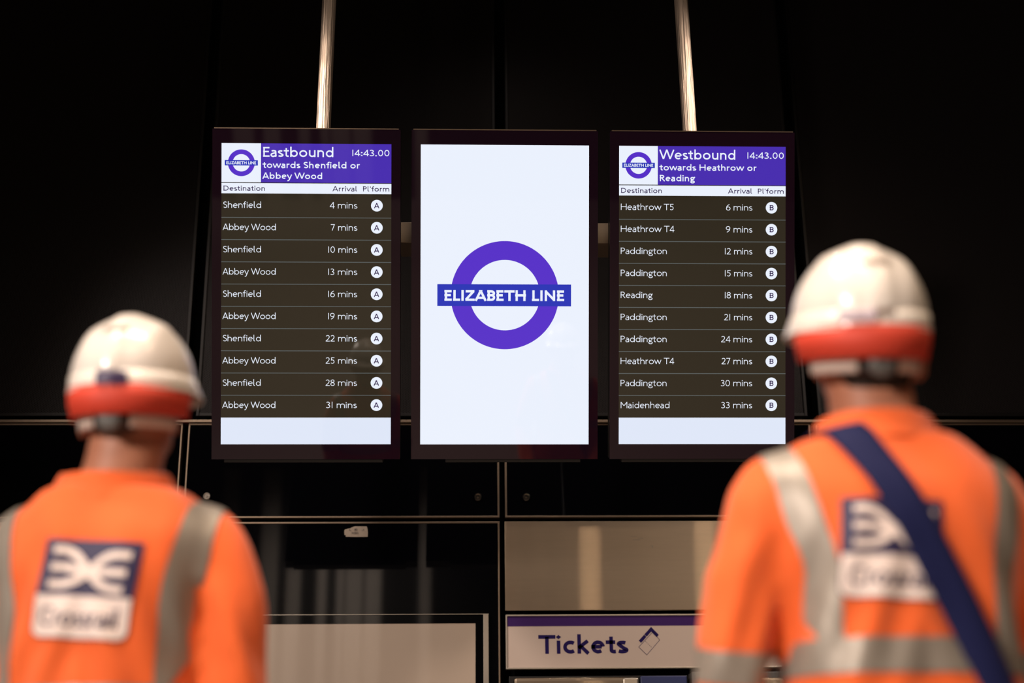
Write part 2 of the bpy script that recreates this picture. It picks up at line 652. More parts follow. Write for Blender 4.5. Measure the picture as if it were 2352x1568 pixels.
def ring_q(cx, cz, r0, r1, n=96, a0=0, a1=360):
    o = []
    for i in range(n):
        t0, t1 = R(a0+(a1-a0)*i/n), R(a0+(a1-a0)*(i+1)/n)
        o.append([(cx+r0*math.cos(t0), cz+r0*math.sin(t0)), (cx+r1*math.cos(t0), cz+r1*math.sin(t0)),
                  (cx+r1*math.cos(t1), cz+r1*math.sin(t1)), (cx+r0*math.cos(t1), cz+r0*math.sin(t1))])
    return o


# ------------------------------------------------------------------ room shell
WY = 6.9
fl = bbox('floor', (-8, 8, -9.5, 7.4, -.1, 0), floor_m)
ce = bbox('ceiling', (-8, 8, -9.5, 7.4, 6.6, 6.7), dark_wall)
wl = bbox('wall_left', (-8.1, -8, -9.5, 7.4, 0, 6.6), dark_wall)
wr = bbox('wall_right', (8, 8.1, -9.5, 7.4, 0, 6.6), dark_wall)
wb = bbox('wall_back', (-8, 8, -9.6, -9.5, 0, 6.6), dark_wall)
wf = bbox('wall_front', (-8, 8, WY+.12, WY+.3, 0, 6.6), gap_black)
for o in (fl, ce, wl, wr, wb, wf):
    o['kind'] = 'structure'
# pale pilasters on the far side of the hall; the black glass mirrors them
for x0, x1, zt in [(-3.92, -3.66, 6.5), (-3.26, -2.98, 6.5), (-.68, -.50, 6.5), (-2.83, -2.60, 4.85), (-2.33, -2.18, 4.85), (-2.02, -1.90, 4.85), (-1.87, -1.60, 4.85), (-1.56, -1.30, 4.85)]:
    p = bbox('pilaster', (x0, x1, -9.4, -9.3, 0, zt), concrete)
    p['kind'] = 'structure'
area('light_hall_back', (-1.8, -7.0, 5.6), (-1.9, -9.4, 3.2), 1.6, 120, NEUT, spread=110)

# upper perforated panels
SEAMS = [-4.545, -2.955, -1.36, .2035, 1.785, 3.35, 4.92]
for a, b in zip(SEAMS, SEAMS[1:]):
    x0, x1 = a+.028, b-.028
    z0, z1 = 2.832, 6.5
    p = empty('perforated_panel', (0, 0, 0))
    p.parent = wf
    bm = bmesh.new()
    box(bm, x0+.016, x1-.016, WY+.02, WY+.03, z0+.016, z1)
    obj('perforated_sheet', bm, perf, p)
    bm = bmesh.new()
    for s0, s1, q0, q1 in ((x0, x0+.016, z0, z1), (x1-.016, x1, z0, z1), (x0+.016, x1-.016, z0, z0+.016)):
        box(bm, s0, s1, WY+.012, WY+.06, q0, q1, bev=.002)
    obj('panel_frame', bm, panel_metal, p)


def glass_panel(x0, x1, z0, z1, m=None, ft=.0085, name='glass_panel', lock=()):
    p = empty(name, (0, 0, 0))
    p.parent = wf
    bbox('glass' if name == 'glass_panel' else 'steel_sheet', (x0+ft*.8, x1-ft*.8, WY+.004, WY+.02, z0+ft*.8, z1-ft*.8), m or black_glass, p)
    bm = bmesh.new()
    for s0, s1, q0, q1 in ((x0, x1, z0, z0+ft), (x0, x1, z1-ft, z1), (x0, x0+ft, z0+ft, z1-ft), (x1-ft, x1, z0+ft, z1-ft)):
        box(bm, s0, s1, WY-.001, WY+.05, q0, q1, bev=.0015)
    obj('panel_frame', bm, trim_metal, p)
    for lx, lz in lock:
        bm = bmesh.new()
        rings = []
        for r, y in ((.018, .004), (.0185, -.004), (.0165, -.007), (.0135, -.007), (.0125, -.002), (.006, -.002), (.005, -.006), (.0015, -.006)):
            rings.append([Vector((lx+r*math.cos(2*PI*k/24), WY+y, lz+r*math.sin(2*PI*k/24))) for k in range(24)])
        rings_mesh(bm, rings)
        bmesh.ops.recalc_face_normals(bm, faces=bm.faces[:])
        obj('lock', bm, chrome, p, label='small round chrome lock')
    return p


# ledge along the top of the lower row (its joints show as fine ticks)
led = bbox('ledge', (-8, 8, WY-.014, WY+.06, 2.792, 2.803), trim_metal, wf, bev=.002)
bm = bmesh.new()
k = 0
x = -8.0
while x < 8:
    box(bm, x+.001, min(x+.0245, 8), WY-.004, WY+.05, 2.8035, 2.8085)
    x += .026
led2 = obj('ledge_clips', bm, trim_metal, wf)
led2['kind'] = 'stuff'

LS = [-4.51, -2.93, -1.376, .2, 1.776, 3.34, 4.92]
locks = {0: (), 1: ((-1.50, 2.42),), 2: ((-1.25, 2.42), (.08, 2.414)), 3: ((.319, 2.413),), 4: ((1.9, 2.413), (3.22, 2.413)), 5: ()}
for i, (a, b) in enumerate(zip(LS, LS[1:])):
    x0, x1 = a+.0145, b-.0145
    glass_panel(x0, x1, 2.311, 2.790, lock=locks[i])
    if i != 3:
        glass_panel(x0, x1, .02, 2.291)
# the ticket bay: steel fascia
sp_ = empty('steel_panel', (0, 0, 0))
sp_.parent = wf
bm = bmesh.new()
box(bm, .2105, 1.765, WY-.002, WY+.02, 1.856, 2.291, bev=.002)
obj('steel_sheet', bm, steel, sp_, label='brushed stainless steel fascia')
bm = bmesh.new()
for (x0, z0, dx) in ((.83, 2.213, .03), (.865, 2.205, .025), (.84, 2.197, .035), (.925, 2.167, .012)):
    box(bm, x0, x0+dx, WY-.0026, WY-.002, z0, z0+.0012)
box(bm, .934, .9355, WY-.0026, WY-.002, 2.158, 2.170)
obj('scratch', bm, grey_plastic, sp_)

# ------------------------------------------------------------------ poster case on the left of the bay
pc = empty('poster_case', (-.55, WY-.03, .75))
tag(pc, 'blank beige poster case with silver and black border on the black glass wall', 'poster case')
T = Matrix.Translation(-Vector((-.55, WY-.03, .75)))


def local(o, T):
    o.data.transform(T)
    return o


x0, x1, z0, z1 = -1.30, .130, .75, 1.838
bm = bmesh.new()
box(bm, x1-.026, x1, WY-.032, WY+.002, z0, z1-.003, bev=.002)
box(bm, x0, x0+.026, WY-.032, WY+.002, z0, z1-.003, bev=.002)
box(bm, x0, x1, WY-.032, WY+.002, z1-.003, z1)
box(bm, x0, x1, WY-.032, WY+.002, z0-.003, z0)
local(obj('frame', bm, frame_silver, pc, label='thin silver frame'), T)
bm = bmesh.new()
box(bm, x0+.026, x1-.026, WY-.026, WY-.002, z1-.044, z1-.003)
box(bm, x0+.026, x1-.026, WY-.026, WY-.002, z0, z0+.044)
box(bm, x0+.026, x0+.063, WY-.026, WY-.002, z0+.044, z1-.044)
box(bm, x1-.063, x1-.026, WY-.026, WY-.002, z0+.044, z1-.044)
local(obj('border', bm, black_glass, pc, label='black glass border'), T)
local(bbox('poster_panel', (x0+.063, x1-.063, WY-.024, WY-.004, z0+.044, z1-.044), board_white, pc, label='blank beige panel'), T)

# ------------------------------------------------------------------ masking tape note
tp = empty('masking_tape', (-.51, WY+.002, 2.238))
tag(tp, 'torn scrap of masking tape with handwriting stuck above the poster case', 'tape')
outl = [(-.063, .010), (-.060, .016), (-.048, .019), (-.036, .021), (-.022, .0285), (-.012, .031), (.046, .0305), (.050, .018), (.052, 0), (.0515, -.021), (.0, -.0215), (-.055, -.0205), (-.056, -.012), (-.061, -.013), (-.063, -.003)]
bm = bmesh.new()
f0 = [bm.verts.new((x, -.0006-.002*max(0, -x-.04)*20*.5, z)) for x, z in outl]
f1 = [bm.verts.new((x, .0018, z)) for x, z in outl]
bm.faces.new(f0[::-1])
bm.faces.new(f1)
for i in range(len(outl)):
    j = (i+1) % len(outl)
    bm.faces.new((f0[i], f0[j], f1[j], f1[i]))
bmesh.ops.recalc_face_normals(bm, faces=bm.faces[:])
obj('tape_strip', bm, masking, tp)
q = text_quads('NO', -.013, .000, .010, .010, .14)
q += text_quads('WIRES', -.026, .006, -.006, .0085, .15)
for a, b, c in (((-.040, .013), (-.028, .009), 1), ((.022, .010), (.034, .014), -1)):
    q += [[Vector(v) for v in qq] for qq in ribbon([a, b], .0012)]
    tip = a if c == 1 else b
    q += ribbon([(tip[0]+.005*c, tip[1]+.003), tip, (tip[0]+.005*c, tip[1]-.004)], .0012)
obj('handwriting', flat_quads([[(p[0], p[1]) for p in qq] for qq in q], lambda x, z: Vector((x, -.0045, z))), ink, tp, label='NO WIRES in black ink between two arrows')

# ------------------------------------------------------------------ Tickets sign
ts = empty('tickets_sign', (.98, WY-.02, 1.58))
tag(ts, 'white Tickets sign with a purple top stripe, below the steel fascia', 'sign')
T = Matrix.Translation(-Vector((.98, WY-.02, 1.58)))
x0, x1, z0, z1 = .2115, 1.762, 1.578, 1.835
local(bbox('sign_plate', (x0+.006, x1-.006, WY-.008, WY+.02, z0+.006, z1-.006), sign_white, ts, label='off-white plate'), T)
bm = bmesh.new()
for s0, s1, q0, q1 in ((x0, x1, z0, z0+.008), (x0, x1, z1-.008, z1), (x0, x0+.008, z0+.008, z1-.008), (x1-.008, x1, z0+.008, z1-.008)):
    box(bm, s0, s1, WY-.016, WY+.03, q0, q1, bev=.002)
local(obj('frame', bm, frame_silver, ts, label='bright metal frame'), T)
yf = WY-.0088
local(obj('stripe', flat_quads(rect_q(x0+.008, x1-.008, 1.780, z1-.008), lambda x, z: Vector((x, yf, z))), sign_purple, ts, label='dark purple stripe'), T)
local(obj('lettering', flat_quads(text_quads('Tickets', .372, .795, 1.650, .088, .195), lambda x, z: Vector((x, yf, z))), sign_navy, ts, label='the word Tickets in navy'), T)
q = []


def pg(x, y):   # icon: pixels of the photograph's sign turned to metres
    return (.847+(x-1380)/1.0*.000508, 1.772-(y-280)*.000515)


ic = lambda pts, wd: ribbon([pg(*p) for p in pts], wd)
q += ic([(1382, 460), (1525, 318), (1583, 397), (1456, 532), (1382, 460)], .0020)
q += ic([(1395, 412), (1506, 297), (1566, 360)], .0155)
for i in range(5):
    t0, t1 = i/5+.02, i/5+.13
    q += ic([(1444+(1506-1444)*t0, 404+(466-404)*t0), (1444+(1506-1444)*t1, 404+(466-404)*t1)], .0018)
local(obj('ticket_symbol', flat_quads([[tuple(p) for p in qq] for qq in q], lambda x, z: Vector((x, yf-.0003, z))), sign_navy, ts, label='two overlapping tickets symbol'), T)
q = []
for i in range(2):
    t0, t1 = i/2+.05, i/2+.38
    q += ic([(1440+24*t0, 346+24*t0), (1440+24*t1, 346+24*t1)], .0018)
local(obj('perforation_line', flat_quads([[tuple(p) for p in qq] for qq in q], lambda x, z: Vector((x, yf-.0007, z))), sign_white, ts), T)

# ------------------------------------------------------------------ ticket machine under the sign
tm = empty('ticket_machine', (.66, WY-.02, 0))
tag(tm, 'silver ticket machine with a blue header, directly under the Tickets sign', 'ticket machine')
T = Matrix.Translation(-Vector((.66, WY-.02, 0)))
local(bbox('housing', (.225, 1.075, WY-.02, WY+.10, 0, 1.545), casing, tm, bev=.004, label='dark surround'), T)
local(bbox('steel_hood', (.245, .830, WY-.06, WY-.019, 1.18, 1.535), steel, tm, bev=.016, label='polished steel hood'), T)
local(bbox('hood_corner', (.76, .835, WY-.064, WY-.019, 1.20, 1.532), frame_silver, tm, bev=.008), T)
local(bbox('header', (.845, 1.065, WY-.055, WY-.019, 1.18, 1.540), machine_blue, tm, bev=.005, label='blue header'), T)
local(bbox('screen', (.33, .70, WY-.067, WY-.059, 1.22, 1.48), black_glass, tm, bev=.003), T)
local(bbox('card_slot', (.86, 1.04, WY-.05, WY-.019, .95, 1.14), grey_plastic, tm, bev=.005), T)
local(bbox('keypad', (.88, 1.02, WY-.056, WY-.049, .98, 1.08), dark_plastic, tm, bev=.002), T)
local(bbox('tray', (.35, .80, WY-.06, WY-.019, .62, .80), steel, tm, bev=.01), T)
tm2 = empty('ticket_machine', (1.45, WY-.02, 0))
tag(tm2, 'grey machine front to the right of the blue header, half hidden by the worker', 'ticket machine')
T = Matrix.Translation(-Vector((1.45, WY-.02, 0)))
local(bbox('housing', (1.095, 1.760, WY-.02, WY+.10, 0, 1.560), grey_plastic, tm2, bev=.004), T)
local(bbox('steel_hood', (1.12, 1.73, WY-.05, WY-.019, 1.18, 1.53), steel, tm2, bev=.012), T)
local(bbox('tray', (1.25, 1.6, WY-.06, WY-.019, .62, .80), steel, tm2, bev=.01), T)

# ------------------------------------------------------------------ hanging frame and three displays
TILT = .3229
XC, YC, ZC = .1732, 5.4123, 2.9201
sup = empty('display_hanger', (XC, 5.62, 6.6))
tag(sup, 'brushed steel hanger of two poles and a crossbar carrying the screens', 'hanger')
for name, xb, xt in (('pole', -.611, -.595), ('pole', 1.006, .985)):
    bm = bmesh.new()
    tube(bm, [(xb-XC, 0, 3.1-6.6), (xb-XC, 0, 3.5-6.6), ((xb+xt)/2-XC, 0, 4.5-6.6), (xt-XC, 0, 0)], .031, 48)
    obj(name, bm, pole_steel, sup, smooth=True)
    bm = bmesh.new()
    tube(bm, [(xt-XC, 0, -.02), (xt-XC, 0, 0)], .07, 32)
    obj('ceiling_flange', bm, pole_steel, sup)
bm = bmesh.new()
box(bm, -.95-XC, 1.30-XC, -.07, .09, 3.205-6.6, 3.298-6.6, bev=.002)
obj('crossbar', bm, beam_steel, sup)
for sx in (-.803, 0, .807):
    bm = bmesh.new()
    pr = [(5.4500, 3.05), (5.3735, 3.28), (5.551, 3.29), (5.551, 3.04)]
    rings_mesh(bm, [[Vector((sx+q_, y-5.62, z-6.6)) for y, z in pr] for q_ in (-.16, .16)])
    bmesh.ops.recalc_face_normals(bm, faces=bm.faces[:])
    obj('bracket', bm, casing, sup)

SW, SH = .684, 1.216
LX, LZ = 509.9, 330.0
PXM = SW/387.0
PZM = SH/687.5


def lx(p):
    return (p-LX)*PXM-SW/2


def lz(p):
    return SH/2-(p-LZ)*PZM


GL = -.0


def scr(quads, d):
    return flat_quads(quads, lambda x, z: Vector((x, -d, z)))


def display(cx, label, kind, rows=()):
    root = empty('departure_screen' if kind else 'display_screen', (XC+cx, YC, ZC))
    root.rotation_euler = (TILT, 0, 0)
    tag(root, label, 'screen', 'screens on the hanger')
    # casing, with the lighter trim edge on top and the lip under it
    bbox('casing', (-.3785, .3785, .004, .075, -.667, .667), casing, root, bev=.003)
    bbox('top_trim', (-.372, .372, -.006, .03, .6672, .6712), trim_metal, root, label='thin bronze top edge')
    bbox('bottom_lip', (-.33 if kind != 0 else -.24, .31, -.0, .06, -.681, -.6672), casing, root, bev=.002)
    bbox('bezel', (-.379, .379, -.004, .0035, -.6675, .6668), bezel_glass, root, label='glossy dark bezel glass')
    root_m = Matrix.Translation((XC+cx, YC, ZC)) @ Matrix.Rotation(TILT, 4, 'X')
    bm = bmesh.new()
    for hx_ in (-.10, .10):
        box(bm, XC+cx+hx_-.02, XC+cx+hx_+.02, 5.366, 5.69, 3.301, 3.312)
    hk = obj('mounting_hook', bm, casing, root)
    hk.data.transform(root_m.inverted())

    def W(p0, p1, q0, q1): return rect_q(lx(p0), lx(p1), lz(q1), lz(q0))
    if kind == 0:
        pn = obj('screen_panel', scr(rect_q(-SW/2, SW/2, -SH/2, SH/2), .0046), scr_white, root, label='glowing white screen')
        k = 1/ (1354.5-964.5)*SW
        X = lambda p: (p-1159.2)*k
        Z = lambda p: (677.3-p)*k
        obj('ring', scr(ring_q(0, Z(678.5), 81.5*k, 125.3*k, 128), .0050), scr_ring, root, label='violet ring of the roundel')
        obj('bar', scr(rect_q(X(1003), X(1313), Z(704), Z(653.5)), .0054), scr_bar, root, label='blue bar of the roundel')
        obj('lettering', scr(text_quads('ELIZABETH LINE', X(1019.5), X(1298), Z(692), 24.8*k, .215), .0058), scr_white, root, label='ELIZABETH LINE in white capitals')
        return root
    head, l2, l3, hw, l2w, l3w = kind
    obj('screen_panel', scr(rect_q(-SW/2, SW/2, -SH/2, SH/2), .0046), scr_dark, root, label='dark part of the screen with a faint brown glow')
    obj('header_band', scr(W(600, 896.9, 330, 419.3), .0050), scr_purple, root, label='purple header band')
    obj('logo_field', scr(W(510, 599.6, 330, 419.3), .0050), scr_white, root, label='white field behind the small roundel')
    obj('ring', scr(ring_q(lx(555), lz(374.8), 19.8*PXM, 30.6*PXM, 64), .0053), scr_ring, root, label='small violet ring')
    obj('bar', scr(W(517.3, 592.7, 368.7, 381), .0056), scr_bar, root, label='small blue bar')
    obj('lettering', scr(text_quads('ELIZABETH LINE', lx(521), lx(589), lz(378.2), 6.8*PZM, .19), .0059), scr_white, root)
    tx = lambda s, a, b, base, cap, wt, m=scr_white: obj('lettering', scr(text_quads(s, lx(a), lx(b), lz(base), cap*PZM, wt), .0054), m, root)
    tx(head, 604.5, hw, 360.6, 22.3, .145)
    tx('14:43.00', 806, 893.5, 357.8, 14.6, .135)
    tx(l2, 604, l2w, 386.2, 14.4, .165)
    tx(l3, 604, l3w, 411, 14.4, .165)
    obj('column_heading', scr(W(510, 896.9, 421, 444.6), .0050), scr_white, root, label='white strip with the column headings')
    tx('Destination', 514.5, 610, 438.6, 11.6, .15, scr_ink)
    tx('Arrival', 763.5, 819, 438.6, 11.6, .15, scr_ink)
    tx("Pl'form", 832, 893.3, 438.6, 11.6, .15, scr_ink)
    for i, (dest, dw, mins, mx_, pl) in enumerate(rows):
        y = 477.8+i*50.72
        if i < 9:
            obj('row_divider', scr(W(510, 896.9, 498.7+i*50.72, 500.2+i*50.72), .0050), scr_line, root)
        tx(dest, 514, dw, y, 14.4, .10)
        tx(mins+' mins', mx_, 819.5, y, 14.4, .10)
        bm = scr(ring_q(lx(864), lz(471+i*50.72), .0001, 13.4*PXM, 40), .0050)
        bd = obj('platform_badge', bm, scr_white, root)
        obj('lettering', scr(text_quads(pl, lx(858.6 if pl == 'A' else 859.6), lx(869.6), lz(477+i*50.72), 12*PZM, .17), .0054), scr_ink, bd)
    obj('footer', scr(W(510, 896.9, 956, 1017), .0050), scr_foot, root, label='empty pale footer strip')
    return root


SHn, ABn = ('Shenfield', 601), ('Abbey Wood', 634.5)
east = [(*(SHn if i % 2 == 0 else ABn), m, mx_, 'A') for i, (m, mx_) in enumerate(zip(
    '4 7 10 13 16 19 22 25 28 31'.split(), (757, 759, 752, 752, 752, 752, 748, 748, 748, 749)))]
wn = {'Heathrow T5': 637, 'Heathrow T4': 638, 'Paddington': 621.5, 'Reading': 588, 'Maidenhead': 628}
west = [(d, wn[d], m, mx_, 'B') for d, m, mx_ in zip(
    ['Heathrow T5', 'Heathrow T4', 'Paddington', 'Paddington', 'Reading', 'Paddington', 'Paddington', 'Heathrow T4', 'Paddington', 'Maidenhead'],
    '6 9 12 15 18 21 24 27 30 33'.split(), (758, 758, 754, 754, 754, 754, 747, 748, 746, 747))]
display(-.803, 'Eastbound departure board with ten rows of trains from platform A', ('Eastbound', 'towards Shenfield or', 'Abbey Wood', 766, 825, 740), east)
display(0, 'plain white screen with a large purple roundel, hung between the two boards', 0)
display(.807, 'Westbound departure board with ten rows of trains from platform B', ('Westbound', 'towards Heathrow or', 'Reading', 781, 829, 686), west)


# ------------------------------------------------------------------ people
def person(loc, yaw, label, head_yaw, head_tilt, dz=0., sx=1., armout=(0, 0), hair_long=False, seed=0, patch_rot=-3., patch_c=(0, 1.25), tape_z=1.085, patch_w=.158, sticker=True, cz=1.44, bx=1.0, ct=9, bw=.045, nx=0., cx=0., b0=.142, cw=1.0, hx=0.):
    root = empty('person', loc, yaw)
    tag(root, label, 'person', 'workers in orange jackets looking at the screens')
    # ---- jacket profile: z, half width, front, back, y centre
    prof = [(.80, .195, .13, .125), (.90, .186, .13, .125), (1.00, .176, .13, .125), (1.10, .172, .135, .130), (1.20, .178, .135, .134), (1.28, .195, .13, .136),
            (1.34, .203, .12, .130), (1.375, .194, .108, .118), (1.405, .170, .098, .105), (1.425, .145, .090, .098), (1.44, .122, .084, .092), (1.450, .085, .066, .070)]
    prof = [(z+dz if z > 1.2 else z+dz*.5, a*sx, f, b) for z, a, f, b in prof]
    bmt = bmesh.new()
    sm = spline(prof, 4)
    rings = [sell(a, f, b, 2.5, 48, (0, -.005, z)) for z, a, f, b in sm]
    rings_mesh(bmt, rings)
    torso = bmt.copy()
    arms = []
    for s, ao in ((-1, armout[0]), (1, armout[1])):
        pts = [(s*.13*sx, 0, 1.375+dz), (s*.165*sx, -.002, 1.348+dz), (s*(.195*sx+ao*.3), -.004, 1.27+dz), (s*(.221*sx+ao*.8), -.004, 1.16+dz), (s*(.229*sx+ao), .002, 1.07+dz), (s*(.222*sx+ao), .05, .99), (s*(.205*sx+ao*.8), .13, .90), (s*(.19*sx+ao*.5), .19, .84)]
        rad = [.055, .066, .066, .060, .056, .055, .052, .047]
        sp = spline([(*p, r) for p, r in zip(pts, rad)], 5)
        tube(bmt, [p[:3] for p in sp], [p[3] for p in sp], 24)
        arms.append(sp)
    me = remesh(bmt, .009, 6, .6)
    tme = remesh(torso, .012, 6, .6)

    def folds(co):
        d = .0105*noise.noise(Vector((co.x*11+seed, co.y*7, co.z*3.2)))
        d += .0050*noise.noise(Vector((co.x*20+co.z*9, co.y*15, co.z*8+seed)))
        if abs(co.x) > .19:
            d += .0045*noise.noise(Vector((co.x*10, co.y*8, co.z*17+seed*3+abs(co.x)*12)))
        # creases running from the arm hole towards the waist
        if co.y < 0:
            u = abs(co.x)*1.0+(co.z-1.1)*.35
            d += .0048*math.sin(u*95+seed)*max(0, 1-abs(co.z-1.15)/.22)
        return d
    for m_ in (me, tme):
        nr = [v.normal.copy() for v in m_.vertices]
        for v, n_ in zip(m_.vertices, nr):
            v.co += n_*folds(v.co)
    jk = obj_me('jacket', me, orange, root, smooth=True, label='orange high-visibility jacket')
    bv, tv = bvh_of(me), bvh_of(tme)

    def back(x, z, off):
        h = bv.ray_cast(Vector((x, -1, z)), Vector((0, 1, 0)))
        if h[0] is None:
            return Vector((x, -.12, z))
        return h[0]+Vector((0, -off, 0))
    # ---- vertical braces over each shoulder
    for s in (-1, 1):
        bm = bmesh.new()
        rings = []
        n = 60
        for i in range(n+1):
            th = R(-172+(344)*i/n)   # angle in the y-z plane, 0 = up
            # path: from the back waist, over the shoulder, to the front waist
            cy_, cz_ = 0, 1.22+dz
            row = []
            for j in range(5):
                # x grows towards the shoulder tip at the top
                top = max(0, math.cos(th))
                xx = s*((b0+(.174-b0)*top**1.5)*bx+(j/4-.5)*bw)
                d = Vector((0, math.sin(th), math.cos(th)))
                h = bv.ray_cast(Vector((xx, cy_, cz_))+d*.7, -d)
                if h[0] is None or h[0].z < 1.27:      # below the arm holes only the trunk of the jacket counts
                    h = tv.ray_cast(Vector((xx, cy_, cz_))+d*.7, -d)
                row.append((h[0], h[1]) if h[0] is not None else None)
            if any(r is None for r in row) or any(r[0].z < tape_z-.022 for r in row):
                continue
            rings.append([r[0]+r[1]*.003 for r in row])
        for a, b in zip(rings, rings[1:]):
            if (a[0]-b[0]).length > .09:
                continue
            va = [bm.verts.new(p) for p in a]
            vb = [bm.verts.new(p) for p in b]
            for j in range(4):
                bm.faces.new((va[j], va[j+1], vb[j+1], vb[j]))
        bmesh.ops.remove_doubles(bm, verts=bm.verts[:], dist=1e-5)
        bmesh.ops.recalc_face_normals(bm, faces=bm.faces[:])
        obj('reflective_brace', bm, tape, jk, smooth=True, label='grey reflective tape')
    # ---- belt tape
    bm = bmesh.new()
    nn = 90
    cols = []
    for i in range(nn):
        t = 2*PI*i/nn
        col = []
        for j in range(5):
            z = tape_z-.025+.05*j/4
            d = Vector((math.cos(t), math.sin(t), 0))
            h = tv.ray_cast(Vector((0, 0, z)), d)
            col.append(bm.verts.new(h[0]+d*.0035))
        cols.append(col)
    for i in range(nn):
        a, b = cols[i], cols[(i+1) % nn]
        for j in range(4):
            bm.faces.new((a[j], b[j], b[j+1], a[j+1]))
    obj('reflective_belt', bm, tape, jk, smooth=True, label='grey reflective tape')
    # ---- sleeve tapes
    for sp in arms:
        zt = tape_z-.006
        seg = [p for p in sp if zt-.027 <= p[2] <= zt+.027]
        k0 = min(range(len(sp)), key=lambda k: abs(sp[k][2]-zt))
        P0, P1 = Vector(sp[max(0, k0-2)][:3]), Vector(sp[k0+2][:3])
        ax = (P1-P0).normalized()
        ctr = Vector(sp[k0][:3])+ax*((sp[k0][2]-zt))
        e1 = ax.cross(Vector((0, 1, 0))).normalized()
        e2 = ax.cross(e1)
        bm = bmesh.new()
        rr = []
        for j in range(5):
            c_ = ctr+ax*(-.025+.05*j/4)
            rw = []
            for k in range(32):
                d = e1*math.cos(2*PI*k/32)+e2*math.sin(2*PI*k/32)
                h = bv.ray_cast(c_, d)
                rd = (h[0]-c_).length if h[0] is not None else .068
                rw.append(min(rd, .074)+.0035)
            rr.append([c_+(e1*math.cos(2*PI*k/32)+e2*math.sin(2*PI*k/32))*rw[k] for k in range(32)])
        rings_mesh(bm, rr, close_ends=False)
        bmesh.ops.recalc_face_normals(bm, faces=bm.faces[:])
        obj('sleeve_tape', bm, tape, jk, smooth=True, label='grey reflective tape')
    # ---- back badge
    pw, ph = patch_w, patch_w*.99
    cr, sr = math.cos(R(patch_rot)), math.sin(R(patch_rot))

    def B(u, v, off):     # u 0..1 right, v 0..1 down
        a, b = (u-.5)*pw, (.5-v)*ph
        x, z = patch_c[0]+a*cr-b*sr+b*.05, patch_c[1]+a*sr+b*cr
        return back(x, z, off)

    def field(v0, v1, off, m, name, lab, rad=.0, ins=0.):
        bm = bmesh.new()
        rows_ = []
        nr_, nc = 24, 24
        for i in range(nr_+1):
            v = v0+(v1-v0)*i/nr_
            cut = ins
            if rad and v > v1-rad:
                t = (v-(v1-rad))/rad
                cut = ins+rad*(1-math.sqrt(max(0, 1-t*t)))
            rows_.append([bm.verts.new(B(cut+(1-2*cut)*j/nc, v, off)) for j in range(nc+1)])
        for a, b in zip(rows_, rows_[1:]):
            for j in range(nc):
                bm.faces.new((a[j+1], a[j], b[j], b[j+1]))
        return obj(name, bm, m, jk, smooth=True, label=lab)
    field(0, 1, .0035, patch_blue, 'badge', 'dark blue badge on the back', rad=.10)
    field(.575, .985, .0050, patch_white, 'badge_label', 'white lower field of the badge', rad=.09, ins=.012)
    q = []
    for path in ([(.11, .125), (.22, .115), (.34, .165), (.44, .26), (.52, .345), (.62, .435), (.73, .485), (.88, .50)],
                 [(.11, .295), (.26, .290), (.38, .315), (.52, .345)], [(.50, .335), (.64, .325), (.89, .325)],
                 [(.11, .465), (.26, .462), (.38, .425), (.48, .35), (.58, .235), (.68, .165), (.78, .145), (.91, .145)]):
        sp2 = spline(path, 6)
        q += [[tuple(p) for p in qq] for qq in ribbon([(a, b) for a, b in sp2], .078)]
    bm = bmesh.new()
    for qq in q:
        bm.faces.new([bm.verts.new(B(*p, .0052)) for p in qq])
    bmesh.ops.recalc_face_normals(bm, faces=bm.faces[:])
    obj('badge_emblem', bm, patch_white, jk, label='white crossing tracks emblem')
    q = text_quads('Crossrail', .09, .90, -.88, .19, .13)
    bm = bmesh.new()
    for qq in q:
        bm.faces.new([bm.verts.new(B(p[0], -p[1], .0066)) for p in qq])
    bmesh.ops.recalc_face_normals(bm, faces=bm.faces[:])
    obj('lettering', bm, patch_blue, jk, label='Crossrail in dark blue')
    # ---- collar
    bm = bmesh.new()
    cz += dz
    arc_band(bm, [(.1035*sx, .092, .098, cz-.008, -.002), (.089*sx, .084, .088, cz+.024, -.002), (.078*sx, .074, .078, cz+.024, -.002), (.076*sx, .070, .076, cz-.025, -.002), (.113*sx, .098, .108, cz-.032, -.002)], 0, 2*PI, 56,
             xf=Matrix.Translation((cx, -.0, cz)) @ Matrix.Rotation(R(ct), 4, 'X') @ Matrix.Diagonal((cw, 1, 1, 1)) @ Matrix.Translation((0, 0, -cz)))
    bmesh.ops.recalc_face_normals(bm, faces=bm.faces[:])
    cm = remesh(bm, .006, 3)
    obj_me('collar', cm, orange, jk, smooth=True, label='turned-up orange collar')

    # ---- body: one continuous surface
    bm = bmesh.new()
    piv = Vector((0, .0, 1.52+dz))
    HT = Matrix.Translation(piv+Vector((nx, 0, 0))) @ Matrix.Rotation(head_yaw, 4, 'Z') @ Matrix.Rotation(head_tilt, 4, 'X') @ Matrix.Translation(-piv)
    hp = [(1.500, .030, .055, .030), (1.512, .052, .085, .048), (1.535, .067, .100, .068), (1.565, .070, .100, .078), (1.60, .074, .100, .086), (1.64, .077, .100, .090), (1.68, .077, .096, .090), (1.715, .068, .080, .078), (1.735, .048, .055, .055), (1.745, .018, .02, .02)]
    hr = [sell(a, f, b, 2.15, 32, (0, .012, z+dz)) for z, a, f, b in spline(hp, 4)]
    rings_mesh(bm, [[HT @ p for p in r] for r in hr])
    # nose, brow, ears
    b2 = bmesh.new()
    rings_mesh(b2, [sell(w_, d_, .01, 2, 12, (0, .095, z+dz)) for z, w_, d_ in ((1.568, .014, .012), (1.576, .019, .034), (1.590, .013, .030), (1.615, .009, .020), (1.632, .006, .010))])
